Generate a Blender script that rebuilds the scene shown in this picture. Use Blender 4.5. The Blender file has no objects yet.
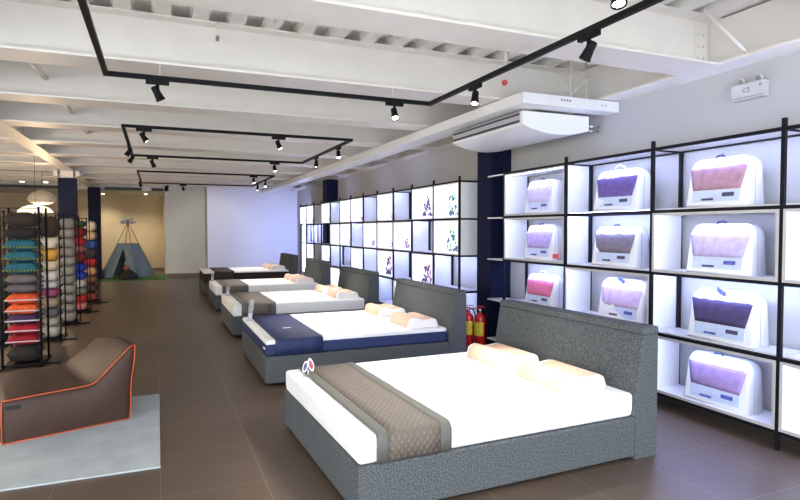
import bpy, bmesh, math, random
from mathutils import Vector, Matrix, noise
random.seed(7)
PI = math.pi
S = bpy.context.scene
COL = S.collection

# ---------------------------------------------------------------- materials
def lin(c):
    return tuple(((v/12.92) if v <= .04045 else ((v+.055)/1.055)**2.4) for v in c)
def mat(name, rgb, rough=.6, metal=0, var=.06, scale=8, bump=0, bscale=60, emit=None, estr=0, coat=0, spec=.5):
    m = bpy.data.materials.new(name); m.use_nodes = True
    nt = m.node_tree; N = nt.nodes; L = nt.links
    b = N['Principled BSDF']
    b.inputs['Roughness'].default_value = rough
    b.inputs['Metallic'].default_value = metal
    b.inputs['Specular IOR Level'].default_value = spec
    b.inputs['Coat Weight'].default_value = coat
    tc = N.new('ShaderNodeTexCoord')
    nz = N.new('ShaderNodeTexNoise'); nz.inputs['Scale'].default_value = scale; nz.inputs['Detail'].default_value = 4
    L.new(tc.outputs['Object'], nz.inputs['Vector'])
    cr = N.new('ShaderNodeValToRGB')
    a = tuple(max(0, c*(1-var)) for c in rgb); z = tuple(min(1, c*(1+var)) for c in rgb)
    cr.color_ramp.elements[0].color = a+(1,); cr.color_ramp.elements[0].position = .3
    cr.color_ramp.elements[1].color = z+(1,); cr.color_ramp.elements[1].position = .7
    L.new(nz.outputs['Fac'], cr.inputs['Fac']); L.new(cr.outputs['Color'], b.inputs['Base Color'])
    if bump:
        n2 = N.new('ShaderNodeTexNoise'); n2.inputs['Scale'].default_value = bscale; n2.inputs['Detail'].default_value = 3
        bp = N.new('ShaderNodeBump'); bp.inputs['Strength'].default_value = bump; bp.inputs['Distance'].default_value = .01
        L.new(tc.outputs['Object'], n2.inputs['Vector']); L.new(n2.outputs['Fac'], bp.inputs['Height']); L.new(bp.outputs['Normal'], b.inputs['Normal'])
    if emit:
        b.inputs['Emission Color'].default_value = emit+(1,); b.inputs['Emission Strength'].default_value = estr
    return m
def tweed(name, c1, c2, scale=115):
    m = mat(name, c1, .9, var=0)
    nt = m.node_tree; N = nt.nodes; cr = [n for n in N if n.type == 'VALTORGB'][0]
    nz = [n for n in N if n.type == 'TEX_NOISE'][0]; nz.inputs['Scale'].default_value = scale; nz.inputs['Detail'].default_value = 6
    cr.color_ramp.elements[0].color = c1+(1,); cr.color_ramp.elements[1].color = c2+(1,)
    cr.color_ramp.elements[0].position = .38; cr.color_ramp.elements[1].position = .62
    return m
def tile_mat():
    m = mat('floor_tile', (.10,.072,.052), .34, var=.0, spec=.5)
    nt = m.node_tree; N = nt.nodes; L = nt.links; b = N['Principled BSDF']
    tc = N['Texture Coordinate']
    mp = N.new('ShaderNodeMapping'); mp.inputs['Location'].default_value = (0, -4.36+.69*7, 0)
    br = N.new('ShaderNodeTexBrick'); br.offset = 0; br.squash = 1
    br.inputs['Scale'].default_value = 1; br.inputs['Brick Width'].default_value = .615; br.inputs['Row Height'].default_value = .69
    br.inputs['Mortar Size'].default_value = .0035; br.inputs['Mortar Smooth'].default_value = .3
    br.inputs['Mortar'].default_value = (.19,.155,.125,1)
    L.new(tc.outputs['Object'], mp.inputs['Vector']); L.new(mp.outputs['Vector'], br.inputs['Vector'])
    nz = N.new('ShaderNodeTexNoise'); nz.inputs['Scale'].default_value = 2.6; nz.inputs['Detail'].default_value = 4; nz.inputs['Roughness'].default_value = .5
    L.new(tc.outputs['Object'], nz.inputs['Vector'])
    for i,(a,c) in enumerate((((.086,.060,.042),(.118,.084,.060)), ((.092,.064,.045),(.124,.088,.063)))):
        cr = N.new('ShaderNodeValToRGB'); cr.color_ramp.elements[0].position=.2; cr.color_ramp.elements[1].position=.8
        cr.color_ramp.elements[0].color = a+(1,); cr.color_ramp.elements[1].color = c+(1,)
        L.new(nz.outputs['Fac'], cr.inputs['Fac']); L.new(cr.outputs['Color'], br.inputs['Color%d' % (i+1)])
    L.new(br.outputs['Color'], b.inputs['Base Color'])
    mr = N.new('ShaderNodeMapRange'); mr.inputs['To Min'].default_value=.33; mr.inputs['To Max'].default_value=.41
    L.new(nz.outputs['Fac'], mr.inputs['Value']); L.new(mr.outputs['Result'], b.inputs['Roughness'])
    return m
def quilt_mat(name, c1, c2, gold=0.):
    """quilted or satin cloth with a fine diagonal weave"""
    m = mat(name, c1, .7, var=0)
    nt = m.node_tree; N = nt.nodes; L = nt.links; b = N['Principled BSDF']; tc = N['Texture Coordinate']
    w = []
    for r in (PI/4, -PI/4):
        mp = N.new('ShaderNodeMapping'); mp.inputs['Rotation'].default_value = (PI/4,0,r)
        wv = N.new('ShaderNodeTexWave'); wv.inputs['Scale'].default_value = 11; wv.inputs['Distortion'].default_value = .5
        L.new(tc.outputs['Object'], mp.inputs['Vector']); L.new(mp.outputs['Vector'], wv.inputs['Vector']); w.append(wv)
    mx = N.new('ShaderNodeMath'); mx.operation = 'MULTIPLY'
    L.new(w[0].outputs['Fac'], mx.inputs[0]); L.new(w[1].outputs['Fac'], mx.inputs[1])
    cr = N.new('ShaderNodeValToRGB'); cr.color_ramp.elements[0].color=c1+(1,); cr.color_ramp.elements[1].color=c2+(1,)
    L.new(mx.outputs[0], cr.inputs['Fac']); L.new(cr.outputs['Color'], b.inputs['Base Color'])
    bp = N.new('ShaderNodeBump'); bp.inputs['Strength'].default_value=.4; bp.inputs['Distance'].default_value=.01
    L.new(mx.outputs[0], bp.inputs['Height']); L.new(bp.outputs['Normal'], b.inputs['Normal'])
    return m
def glass(name):
    m = mat(name, (.9,.93,.97), .05, var=0)
    b = m.node_tree.nodes['Principled BSDF']; b.inputs['Transmission Weight'].default_value = .75; b.inputs['IOR'].default_value = 1.3
    return m

M = dict(
    floor = tile_mat(),
    wall = mat('wall_paint', (.43,.43,.42), .8, var=.015, scale=1.5),
    lavwall = mat('partition_paint', (.74,.74,.80), .7, var=.015, scale=1.5),
    greywall = mat('grey_partition_paint', (.72,.73,.70), .8, var=.02, scale=1.5),
    tanwall = mat('tan_wallpaper', (.62,.52,.35), .85, var=.05, scale=3),
    steel = mat('painted_steel', (.78,.745,.69), .45, var=.03, scale=4),
    deck = mat('painted_deck', (.76,.73,.68), .5, var=.05, scale=4),
    base = mat('skirting', (.20,.15,.11), .5),
    black = mat('black_metal', (.006,.006,.010), .6, var=.1, spec=.2),
    track = mat('track_black', (.006,.006,.007), .55, var=.1, spec=.15),
    navy = mat('navy_paint', (.003,.006,.034), .6, var=.05, scale=3, spec=.2),
    white = mat('white_board', (.80,.81,.84), .45, var=.015),
    boxwhite = mat('light_box_board', (.86,.87,.90), .5, var=.01),
    boxedge = mat('light_box_edge', (.52,.50,.50), .5, var=.03),
    acwhite = mat('air_unit_plastic', (.80,.81,.82), .35, var=.01),
    acslot = mat('air_unit_slot', (.03,.03,.04), .5),
    acvent = mat('air_unit_grille', (.45,.46,.50), .4),
    tweed = tweed('grey_tweed', (.030,.036,.040), (.125,.138,.146)),
    matt = mat('mattress_knit', (.86,.86,.86), .85, var=.02, scale=12, bump=.15, bscale=45),
    mattnavy = mat('navy_mattress_side', (.022,.035,.115), .8, var=.15, scale=30),
    mattdark = mat('dark_brown_mattress_side', (.022,.014,.012), .8, var=.2, scale=30),
    cream = mat('cream_edge', (.70,.64,.55), .8, var=.05, scale=20),
    taupe = quilt_mat('taupe_quilt', (.125,.104,.084), (.185,.158,.130)),
    taupeb = mat('taupe_border', (.115,.115,.10), .7, var=.08, scale=20),
    navyq = quilt_mat('navy_quilt', (.014,.024,.09), (.03,.05,.15)),
    brownq = quilt_mat('dark_brown_quilt', (.02,.012,.010), (.045,.028,.022)),
    peach = mat('peach_foam', (.76,.52,.39), .8, var=.03, scale=15),
    pillowwhite = mat('white_pillow_end', (.88,.85,.82), .8, var=.02),
    carpet = mat('pale_grey_mat', (.43,.475,.49), .9, var=.10, scale=5, bump=.2, bscale=30),
    brown = mat('brown_leatherette', (.050,.023,.014), .6, var=.15, scale=6, bump=.08, bscale=12),
    orange = mat('orange_piping', (.62,.10,.03), .5),
    bagwhite = mat('clear_white_vinyl', (.86,.87,.92), .25, var=.02, scale=10, coat=.4, bump=.25, bscale=9),
    seam = mat('grey_zip', (.35,.36,.45), .5),
    tag_dark = mat('dark_label', (.06,.06,.12), .5, var=.5, scale=60),
    tag_blue = mat('blue_label', (.10,.12,.42), .5, var=.5, scale=60),
    tag_red = mat('red_price_card', (.75,.08,.08), .5),
    red = mat('extinguisher_red', (.55,.010,.012), .25, coat=.5),
    yellow = mat('extinguisher_label', (.72,.55,.03), .45, var=.3, scale=30),
    chrome = mat('brushed_metal', (.6,.6,.6), .25, metal=.9),
    grass = mat('artificial_grass', (.055,.17,.03), .9, var=.35, scale=40, bump=.6, bscale=120),
    canvas = mat('blue_grey_canvas', (.26,.34,.40), .85, var=.12, scale=6),
    canvasin = mat('beige_canvas', (.45,.38,.28), .9),
    wood = mat('pale_wood', (.42,.27,.13), .6, var=.15, scale=12),
    yelltie = mat('orange_tie', (.7,.28,.02), .7),
    flag = mat('grey_bunting', (.60,.62,.64), .8),
    darkcl = mat('black_cloth', (.02,.018,.02), .8),
    pinkcl = mat('rose_cloth', (.42,.12,.10), .8),
    shade = mat('white_lamp_shade', (.85,.78,.66), .6, emit=(1,.87,.68), estr=.9),
    shade2 = mat('beige_lamp_shade', (.50,.43,.34), .7, emit=(1,.8,.55), estr=.06),
    led = mat('led_strip', (.8,.85,1), .5, emit=(.42,.50,1.0), estr=70),
    panel = mat('backlit_panel', (.85,.88,.95), .5, emit=(.84,.89,1.0), estr=.8),
    lens = mat('lamp_lens', (.9,.9,.9), .3, emit=(1,.96,.88), estr=9),
    down = mat('downlight_lens', (.9,.85,.7), .3, emit=(1,.84,.58), estr=14),
    emerg = mat('emergency_white', (.50,.50,.49), .5),
    grey = mat('mid_grey', (.22,.22,.23), .5),
    acryl = glass('clear_acrylic'),
    card = mat('printed_card', (.6,.55,.62), .4, var=.6, scale=45),
    petal1 = mat('purple_petals', (.50,.16,.52), .6, var=.5, scale=30),
    petal2 = mat('blue_petals', (.22,.24,.70), .6, var=.4, scale=30),
    leaf = mat('green_leaves', (.28,.66,.48), .6, var=.4, scale=30),
)
_cm = {}
def cmat(rgb, var=.12):
    k = (rgb, var)
    if k not in _cm: _cm[k] = mat('cloth_%d' % len(_cm), lin(tuple(c/255 for c in rgb)), .85, var=var, scale=18, bump=.25, bscale=25)
    return _cm[k]

# ---------------------------------------------------------------- mesh builder
class MB:
    def __init__(s): s.bm = bmesh.new(); s.mi = 0
    def _f(s, vs, smooth=False):
        try:
            f = s.bm.faces.new(vs); f.material_index = s.mi; f.smooth = smooth; return f
        except ValueError: return None
    def box(s, x0, y0, z0, x1, y1, z1, mtx=None):
        v = [s.bm.verts.new(p) for p in ((x0,y0,z0),(x1,y0,z0),(x1,y1,z0),(x0,y1,z0),(x0,y0,z1),(x1,y0,z1),(x1,y1,z1),(x0,y1,z1))]
        if mtx:
            for q in v: q.co = mtx @ q.co
        for f in ((0,3,2,1),(4,5,6,7),(0,1,5,4),(1,2,6,5),(2,3,7,6),(3,0,4,7)): s._f([v[i] for i in f])
        return s
    def prism(s, pts, axis, a, b, smooth=False):
        """extrude a polygon along an axis; pts are the two other coordinates in x,y,z order"""
        def P(p, t): return {'x':(t,p[0],p[1]),'y':(p[0],t,p[1]),'z':(p[0],p[1],t)}[axis]
        A = [s.bm.verts.new(P(p,a)) for p in pts]; B = [s.bm.verts.new(P(p,b)) for p in pts]
        n = len(pts)
        for i in range(n): s._f([A[i],A[(i+1)%n],B[(i+1)%n],B[i]], smooth)
        s._f(A[::-1]); s._f(B)
        return s
    def tube(s, pts, r, seg=8, closed=False, r1=None):
        pts = [Vector(p) for p in pts]; n = len(pts); rings = []
        for i, p in enumerate(pts):
            if closed: d = pts[(i+1)%n]-pts[i-1]
            else: d = pts[min(i+1,n-1)]-pts[max(i-1,0)]
            d.normalize()
            u = d.cross(Vector((0,0,1)) if abs(d.z) < .9 else Vector((1,0,0))).normalized(); w = d.cross(u)
            rr = r if r1 is None else r+(r1-r)*i/(n-1)
            rings.append([s.bm.verts.new(p+(u*math.cos(2*PI*k/seg)+w*math.sin(2*PI*k/seg))*rr) for k in range(seg)])
        m = n if closed else n-1
        for i in range(m):
            A, B = rings[i], rings[(i+1)%n]
            for k in range(seg): s._f([A[k],B[k],B[(k+1)%seg],A[(k+1)%seg]], True)
        if not closed: s._f(rings[0]); s._f(rings[-1][::-1])
        return s
    def lathe(s, prof, c=(0,0,0), seg=24, mtx=None, cap=True):
        rings = []
        for r, z in prof:
            rings.append([s.bm.verts.new(Vector((c[0]+r*math.cos(2*PI*k/seg), c[1]+r*math.sin(2*PI*k/seg), c[2]+z))) for k in range(seg)])
        if mtx:
            for R in rings:
                for v in R: v.co = mtx @ v.co
        for A, B in zip(rings, rings[1:]):
            for k in range(seg): s._f([A[k],A[(k+1)%seg],B[(k+1)%seg],B[k]], True)
        if cap: s._f(rings[0][::-1]); s._f(rings[-1])
        return s
    def build(s, name, m, parent=None, bevel=0, seg=2, loc=None, fix=True):
        if fix: bmesh.ops.recalc_face_normals(s.bm, faces=s.bm.faces[:])
        me = bpy.data.meshes.new(name); s.bm.to_mesh(me); s.bm.free()
        o = bpy.data.objects.new(name, me); COL.objects.link(o)
        for x in (m if isinstance(m, (list,tuple)) else [m]): me.materials.append(x)
        if parent: o.parent = parent
        if loc: o.location = loc
        if bevel:
            b = o.modifiers.new('bevel','BEVEL'); b.width = bevel; b.segments = seg; b.limit_method = 'ANGLE'; b.angle_limit = math.radians(40)
        return o
def thing(name, label, cat, loc=(0,0,0), rz=0, group=None):
    o = bpy.data.objects.new(name, None); COL.objects.link(o); o.location = loc; o.rotation_euler = (0,0,rz)
    o.empty_display_size = .1
    o['label'] = label; o['category'] = cat
    if group: o['group'] = group
    return o
def tag(o, label, cat, group=None):
    o['label'] = label; o['category'] = cat
    if group: o['group'] = group
    return o
def struct(o, label=None):
    o['kind'] = 'structure'
    if label: o['label'] = label
    return o
def B(name, m, x0,y0,z0,x1,y1,z1, parent=None, bevel=0):
    return MB().box(x0,y0,z0,x1,y1,z1).build(name, m, parent, bevel)
def dup(root, loc, rz=None, label=None):
    r = root.copy(); COL.objects.link(r); r.location = loc
    if rz is not None: r.rotation_euler = (0,0,rz)
    if label: r['label'] = label
    for ch in list(root.children):
        c = ch.copy(); COL.objects.link(c); c.parent = r
        for g in ch.children:
            d = g.copy(); COL.objects.link(d); d.parent = c
    return r

# ---------------------------------------------------------------- camera
cam = bpy.data.cameras.new('camera'); co = bpy.data.objects.new('camera', cam); COL.objects.link(co)
co.location = (0,0,1.6); co.rotation_euler = (PI/2-math.atan(20/575), 0, -math.radians(22.9))
cam.sensor_width = 36; cam.lens = 575/800*36; cam.clip_start = .05
S.camera = co

# ---------------------------------------------------------------- shell
WX, LX, YB = 4.52, -6.0, 24.5
fl = MB().box(LX,-1.5,-.08,WX+.15,YB,0).build('floor', M['floor']); struct(fl, 'brown square floor tiles with pale grout')
struct(B('wall_right', M['wall'], WX,-1.5,0,WX+.15,YB,3.40))
mb = MB(); mb.box(LX-.15,-1.5,-.08,LX,YB,.12); mb.box(LX-.15,-1.5,3.05,LX,YB,3.40); mb.box(LX-.15,4.0,.12,LX,YB,3.05)  # near stretch left open, an added way in for daylight
for k in range(3): mb.box(LX-.15,-1.5+2.7*k,.12,LX,-1.4+2.7*k,3.05)
struct(mb.build('wall_left', M['wall']), 'left wall out of the picture, with openings added to let daylight in')
struct(B('wall_back', M['tanwall'], LX,YB,-.08,WX+.15,YB+.15,3.40), 'tan wall at the back of the shop')
# partitions in front of the back wall
struct(B('wall_partition', M['lavwall'], 1.53,19.9,0,WX,20.05,3.31), 'pale lavender partition behind the furthest bed')
struct(B('wall_return', M['greywall'], .25,21.0,0,1.53,21.15,3.31), 'pale grey partition beside the tent alcove')
struct(B('wall_alcove_side', M['tanwall'], .25,21.15,0,.38,YB,3.0))
struct(B('wall_step', M['greywall'], 1.53,20.05,0,1.66,21.0,3.31))
struct(B('baseboard_return', M['base'], .25,20.97,0,1.53,20.999,.12))
struct(B('baseboard_back', M['base'], LX,YB-.03,0,.25,YB,.12))
struct(B('baseboard_partition', M['base'], 1.53,19.87,0,4.1,19.899,.10))
struct(B('trim_1', M['greywall'], LX,21.0,2.90,.38,21.15,3.31), 'bulkhead over the tent alcove')
ac_ = B('ceiling_alcove', M['greywall'], LX,21.15,2.93,.25,YB,3.0); struct(ac_)
# corrugated deck (ribs run away from the camera)
pts = []; x = LX
mb = MB(); pit = .30; top, bot = 3.46, 3.385
xs = []
while x < 4.37:
    xs += [(x,bot),(x+.13,bot),(x+.155,top),(x+.275,top)]; x += pit
prev = None
for (px, pz) in xs:
    if px > 4.40: break
    a = mb.bm.verts.new((px,-1.5,pz)); b = mb.bm.verts.new((px,YB,pz))
    if prev: mb._f([prev[0],a,b,prev[1]])
    prev = (a,b)
ceil = mb.build('ceiling', M['deck'], fix=False); struct(ceil, 'white corrugated metal deck')
sm = ceil.modifiers.new('s','SOLIDIFY'); sm.thickness = .02; sm.offset = 1
struct(B('ceiling_cap', M['deck'], LX,-1.5,3.49,WX+.15,YB+.15,3.52))
struct(B('trim_2', M['steel'], 4.33,-1.5,3.386,WX,YB,3.44))
def ibeam_x(name, Y, x0, x1, zb=2.96, zt=3.385, fw=.38, t=.02):
    mb = MB()
    mb.box(x0+.12,Y-fw/2,zb,x1-.12,Y+fw/2,zb+t)
    mb.box(x0,Y-fw/2+.06,zt-.015,x1,Y+fw/2-.06,zt)
    mb.box(x0,Y-.008,zb+t,x1,Y+.008,zt-.015)
    # end plate and bolts at the right end
    mb.box(x1-.17,Y-.016,zb+.05,x1-.03,Y-.008,zt-.04)
    for k in range(3):
        for dx in (-.13,-.07):
            mb.lathe([(.013,0),(.013,.012)], seg=6, mtx=Matrix.Translation((x1+dx,Y-.016,zb+.10+.10*k)) @ Matrix.Rotation(PI/2,4,'X'))
    return struct(mb.build(name, M['steel']))
for k in range(-1, 11):
    Y = 3.58+1.7*k+(.06 if k else 0)
    if Y > 19.8: break
    if k <= 9:
        ibeam_x('ceiling_beam', Y, -1.86, 4.385)
        if Y < 19.5: ibeam_x('ceiling_beam', Y, LX-.12, -1.88)
def ibeam_y(name, X, y0, y1, fw, zb=2.96, zt=3.385, lo=None):
    mb = MB()
    mb.box(X-fw/2,y0,zb,(X+fw/2) if lo is None else lo,y1,zb+.02)
    mb.box(X-.008,y0,zb+.02,X+.008,y1,zt)
    return struct(mb.build(name, M['steel']))
ibeam_y('edge_beam', 4.395, -1.5, 19.9, .26, lo=WX, zt=3.37)
g = ibeam_y('girder', -1.87, -1.5, 20.99, .24)
# navy columns
for (x0,y0,x1,y1) in ((4.2,6.75,4.519,7.12),(4.2,15.0,4.519,15.4)):
    struct(B('column', M['navy'], x0,y0,0,x1,y1,2.955), 'navy painted column against the shelf wall')
def cap_column(x0,y0,x1,y1,zt):
    struct(B('column', M['navy'], x0,y0,0,x1,y1,zt), 'navy painted free-standing column')
cap_column(-2.05,15.0,-1.70,15.35,2.78)
mb = MB(); mb.box(-2.0,15.05,2.78,-1.75,15.3,2.955)
for dx in (-.22,.22):
    mb.box(-1.875+dx-.04,15.02,2.82,-1.875+dx+.04,15.33,2.95)
struct(mb.build('column_head', M['steel']))
cap_column(-2.0,20.6,-1.66,20.95,2.945)

# ceiling furniture: conduit, struts, rods
mb = MB(); mb.tube([(-1.4,4.62,3.36),(-1.4,4.62,3.30),(3.02,4.62,3.30),(3.02,4.62,3.14)], .022)
tag(mb.build('conduit', M['steel']), 'white conduit running under the metal deck between the first two beams', 'pipe')
for i,(a,b) in enumerate((((-.97,5.60,3.04),(-1.05,7.03,3.19)), ((-.92,7.3,3.0),(-1.0,8.73,3.15)), ((-.95,9.0,3.0),(-1.0,10.42,3.15)))):
    tag(MB().tube([a,b], .028, 10).build('ceiling_strut', M['steel']), ['slanting white strut under the deck, nearest to the viewer at left','slanting white strut under the deck, middle one of the three','slanting white strut under the deck, furthest of the three'][i], 'strut', 'slanting struts')
mb = MB(); mb.tube([(4.05,3.35,3.36),(4.30,3.15,2.99)], .014)
tag(mb.build('diagonal_brace', M['steel']), 'thin white diagonal brace from the deck down to the wall beam above the emergency light', 'brace')

# ---------------------------------------------------------------- tray and air unit
t = thing('cable_duct', 'long white boxed duct hung under the beams beside the shelf wall', 'duct', (3.3,4.74,2.84))
mb = MB(); mb.box(0,.20,0,.30,15.15,.11); mb.build('duct_run', M['acwhite'], t, .004)
mb = MB(); mb.box(0,0,0,1.215,.199,.11); mb.build('duct_end_box', M['acwhite'], t, .004)
mb = MB()
for k in range(4): mb.box(.46+.035*k,-.004,.058,.478+.035*k,0,.078)
mb.box(.98,-.004,.05,.995,0,.065); mb.box(1.03,-.004,.05,1.045,0,.065)
mb.build('knockout_marks', M['grey'], t)
mb = MB(); mb.tube([(.66,.1,.11),(.66,.1,.52)], .006, 6); mb.build('hanger_rod', M['steel'], t)
mb = MB(); mb.tube([(.86,.1,.11),(.86,.1,.52)], .006, 6); mb.build('hanger_rod', M['steel'], t)
mb = MB(); mb.tube([(.60,.1,.11),(.90,.1,.36)], .008, 6); mb.build('stay', M['steel'], t)
for y in (4.2,7.6,11.0): MB().tube([(.15,y,.11),(.15,y,.14)], .006, 6).build('hanger_rod', M['steel'], t)
t = thing('air_conditioner', 'white ceiling-hung air conditioner with two dark outlet slots under the duct', 'air conditioner', (3.45,4.95,2.5))
prof = [(0,.18),(0,.32),(.85,.32),(.85,.16)]
for k in range(1,12):
    a = k/12; prof.append((.85*(1-a), .17-.075*math.sin(PI*a)**.8+.01*a))
MB().prism(prof, 'y', 0, 1.5).build('casing', M['acwhite'], t, .008)
MB().box(-.012,.05,.20,-.001,1.45,.315).build('outlet_grille', M['acvent'], t)
MB().box(-.022,.04,.278,-.012,1.46,.296).build('outlet_slot', M['acslot'], t)
MB().box(-.022,.04,.206,-.012,1.46,.226).build('outlet_slot', M['acslot'], t)
mb = MB(); mb.tube([(.87,.02,.22),(1.0,.02,.22)], .014, 8); mb.tube([(.87,.02,.17),(1.0,.02,.17)], .01, 8); mb.build('coolant_pipe', M['chrome'], t)
# emergency light
t = thing('emergency_light', 'white twin-head emergency light box high on the wall above the shelves', 'lamp', (4.519,3.12,2.67))
MB().box(-.07,0,0,0,.28,.13).build('body', M['emerg'], t, .006)
for y in (.06,.21):
    mt = Matrix.Translation((-.03,y,.158)) @ Matrix.Rotation(-PI/2-.3,4,'Y')
    hb = MB().lathe([(.018,-.02),(.030,0),(.032,.022)], mtx=mt, seg=16).build('lamp_head', M['emerg'], t)
    MB().lathe([(.024,.0225),(.024,.025)], mtx=mt, seg=16).build('lens', M['grey'], hb)
mb = MB()
for q in ((.12,.055,.16,.06),(.12,.085,.16,.09),(.12,.055,.125,.09),(.17,.055,.175,.09)): mb.box(-.073,q[0],q[1],-.0701,q[2],q[3])
mb.box(-.073,.02,.085,-.0701,.035,.105)
mb.build('marking', M['grey'], t)
MB().box(-.074,.0,.012,-.0701,.28,.018).build('seam_line', M['grey'], t)
t = thing('hanger_rod', 'thin white rod with a small dark clamp hanging before the second beam', 'rod', (.50,5.20,3.24))
MB().tube([(0,0,.02),(0,0,.14)], .008, 8).build('rod', M['steel'], t)
MB().box(-.014,-.014,-.02,.014,.014,.02).build('clamp', M['grey'], t, .003)
# small red detector
t = MB().lathe([(.03,-.02),(.03,.0),(.02,.008)], mtx=Matrix.Translation((3.46,5.29,3.18)) @ Matrix.Rotation(PI/2,4,'X'), seg=14).build('alarm_disc', M['tag_red'])
tag(t, 'small round red disc on the beam web beside the duct', 'alarm')

# ---------------------------------------------------------------- track lighting
TX0, TX1, TZ = -.36, 2.51, 2.85
def track(y0, y1, label):
    t = thing('lighting_track', label, 'lighting track', (0,0,TZ), group='black lighting tracks')
    w = .018
    for (a,b,c,d) in ((TX0,y0,TX1,y0),(TX0,y1,TX1,y1)):
        MB().box(a-w,b-w,-.018,c+w,d+w,.018).build('track_bar', M['track'], t)
    for (a,b,c,d) in ((TX0,y0+w,TX0,y1-w),(TX1,y0+w,TX1,y1-w)):
        MB().box(a-w,b,-.018,c+w,d,.018).build('track_bar', M['track'], t)
    for x in (TX0+.4, (TX0+TX1)/2, TX1-.4):
        for y in (y0,y1):
            yy = min([3.64+1.7*k for k in range(-1,10)], key=lambda q: abs(q-y))
            MB().tube([(x,y,.018),(x,y,.525 if abs(yy-y) > .19 else .108)], .004, 5).build('suspension_wire', M['steel'], t)
    return t
track(2.16, 5.18, 'rectangle of black lighting track nearest to the viewer')
track(7.68, 10.63, 'middle rectangle of black lighting track')
track(13.44, 16.74, 'rectangle of black lighting track furthest away')
spots = []
def head(x, y, along, aim, label, power=60, on=True, col=(1,.95,.88)):
    """lamp below a track; along = 'x' or 'y', the direction of its track"""
    t = thing('track_spotlight', label, 'spotlight', (x,y,TZ-.018), group='black track spotlights')
    L = .09
    (MB().box(-L,-.018,-.035,L,.018,-.0005) if along == 'x' else MB().box(-.018,-L,-.035,.018,L,-.0005)).build('adapter', M['track'], t, .003)
    MB().tube([(0,0,-.035),(0,0,-.085)], .014, 8).build('stem', M['track'], t)
    d = (Vector(aim)-Vector((x,y,TZ-.13))).normalized()
    q = Vector((0,0,1)).rotation_difference(d).to_matrix().to_4x4()
    mt = Matrix.Translation((0,0,-.110)) @ q @ Matrix.Scale(.84,4)
    h = MB().lathe([(.022,-.075),(.034,-.07),(.036,-.02),(.032,-.015),(.036,-.01),(.042,.05),(.045,.055),(.045,.07),(.037,.07),(.035,.05)], mtx=mt, seg=18).build('lamp_head', M['track'], t)
    MB().lathe([(.036,.055),(.036,.06)], mtx=mt, seg=18).build('lens', M['lens'] if on else M['grey'], h)
    if on:
        l = bpy.data.lights.new('spot', 'SPOT'); l.energy = power; l.color = col; l.spot_size = math.radians(62); l.spot_blend = .7; l.shadow_soft_size = .04
        lo = bpy.data.objects.new('spot_beam', l); COL.objects.link(lo); lo.parent = t
        lo.location = Vector((0,0,-.115))+d*.085; lo.rotation_euler = d.to_track_quat('-Z','Y').to_euler()
    return t

P = 75
head(.02,5.18,'x',(1.2,5.5,.4),'black track spotlight on the left of the far bar of the nearest track',P*.3)
head(2.13,5.18,'x',(1.9,3.7,.5),'black track spotlight near the right corner of the far bar of the nearest track',P*1.5)
head(2.51,4.30,'y',(1.9,3.6,.5),'black track spotlight on the right bar of the nearest track, just past its far corner',P*1.5)
head(2.51,2.90,'y',(1.9,3.9,.5),'black track spotlight on the right bar of the nearest track, above the duct end',P*1.5)
head(2.04,2.16,'x',(1.65,1.35,.2),'large bright-lensed black spotlight at the very top of the picture',P*1.3)
head(1.50,7.68,'x',(2.3,6.9,.5),'black track spotlight on the near bar of the middle track, right of centre',P*1.62)
head(-.13,7.68,'x',(1.3,7.4,.3),'black track spotlight by the left corner of the near bar of the middle track',P*.3)
head(2.51,8.3,'y',(2.3,7.0,.5),'black track spotlight on the right bar of the middle track, nearer of two',P*1.62)
head(2.51,9.6,'y',(2.3,9.4,.5),'black track spotlight on the right bar of the middle track, further of two',P*1.35)
head(2.0,10.63,'x',(2.2,9.6,.5),'black track spotlight on the far bar of the middle track, right side',P*1.62)
head(-.05,10.63,'x',(1.2,11.6,.2),'black track spotlight on the far bar of the middle track, left side',P*.3)
head(-.36,9.2,'y',(-1.5,9.2,.9),'black track spotlight on the left bar of the middle track, nearer of two',P*.25,col=(1,.85,.65))
head(-.36,10.1,'y',(-1.5,10.6,.9),'black track spotlight on the left bar of the middle track, further of two',P*.25,col=(1,.85,.65))
head(2.05,13.44,'x',(2.2,12.6,.5),'black track spotlight on the near bar of the furthest track',P*1.49)
head(2.51,14.6,'y',(2.3,12.9,.5),'black track spotlight on the right bar of the furthest track, nearer of two',P*1.35)
head(2.51,15.8,'y',(2.2,15.4,.5),'black track spotlight on the right bar of the furthest track, further of two',P*1.62)
head(.67,16.74,'x',(1.6,19.9,1.3),'black track spotlight on the far bar of the furthest track',P*1.0)
head(-.36,15.5,'y',(.3,17.5,0),'black track spotlight on the left bar of the furthest track',P*.35,col=(1,.85,.65))

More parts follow.
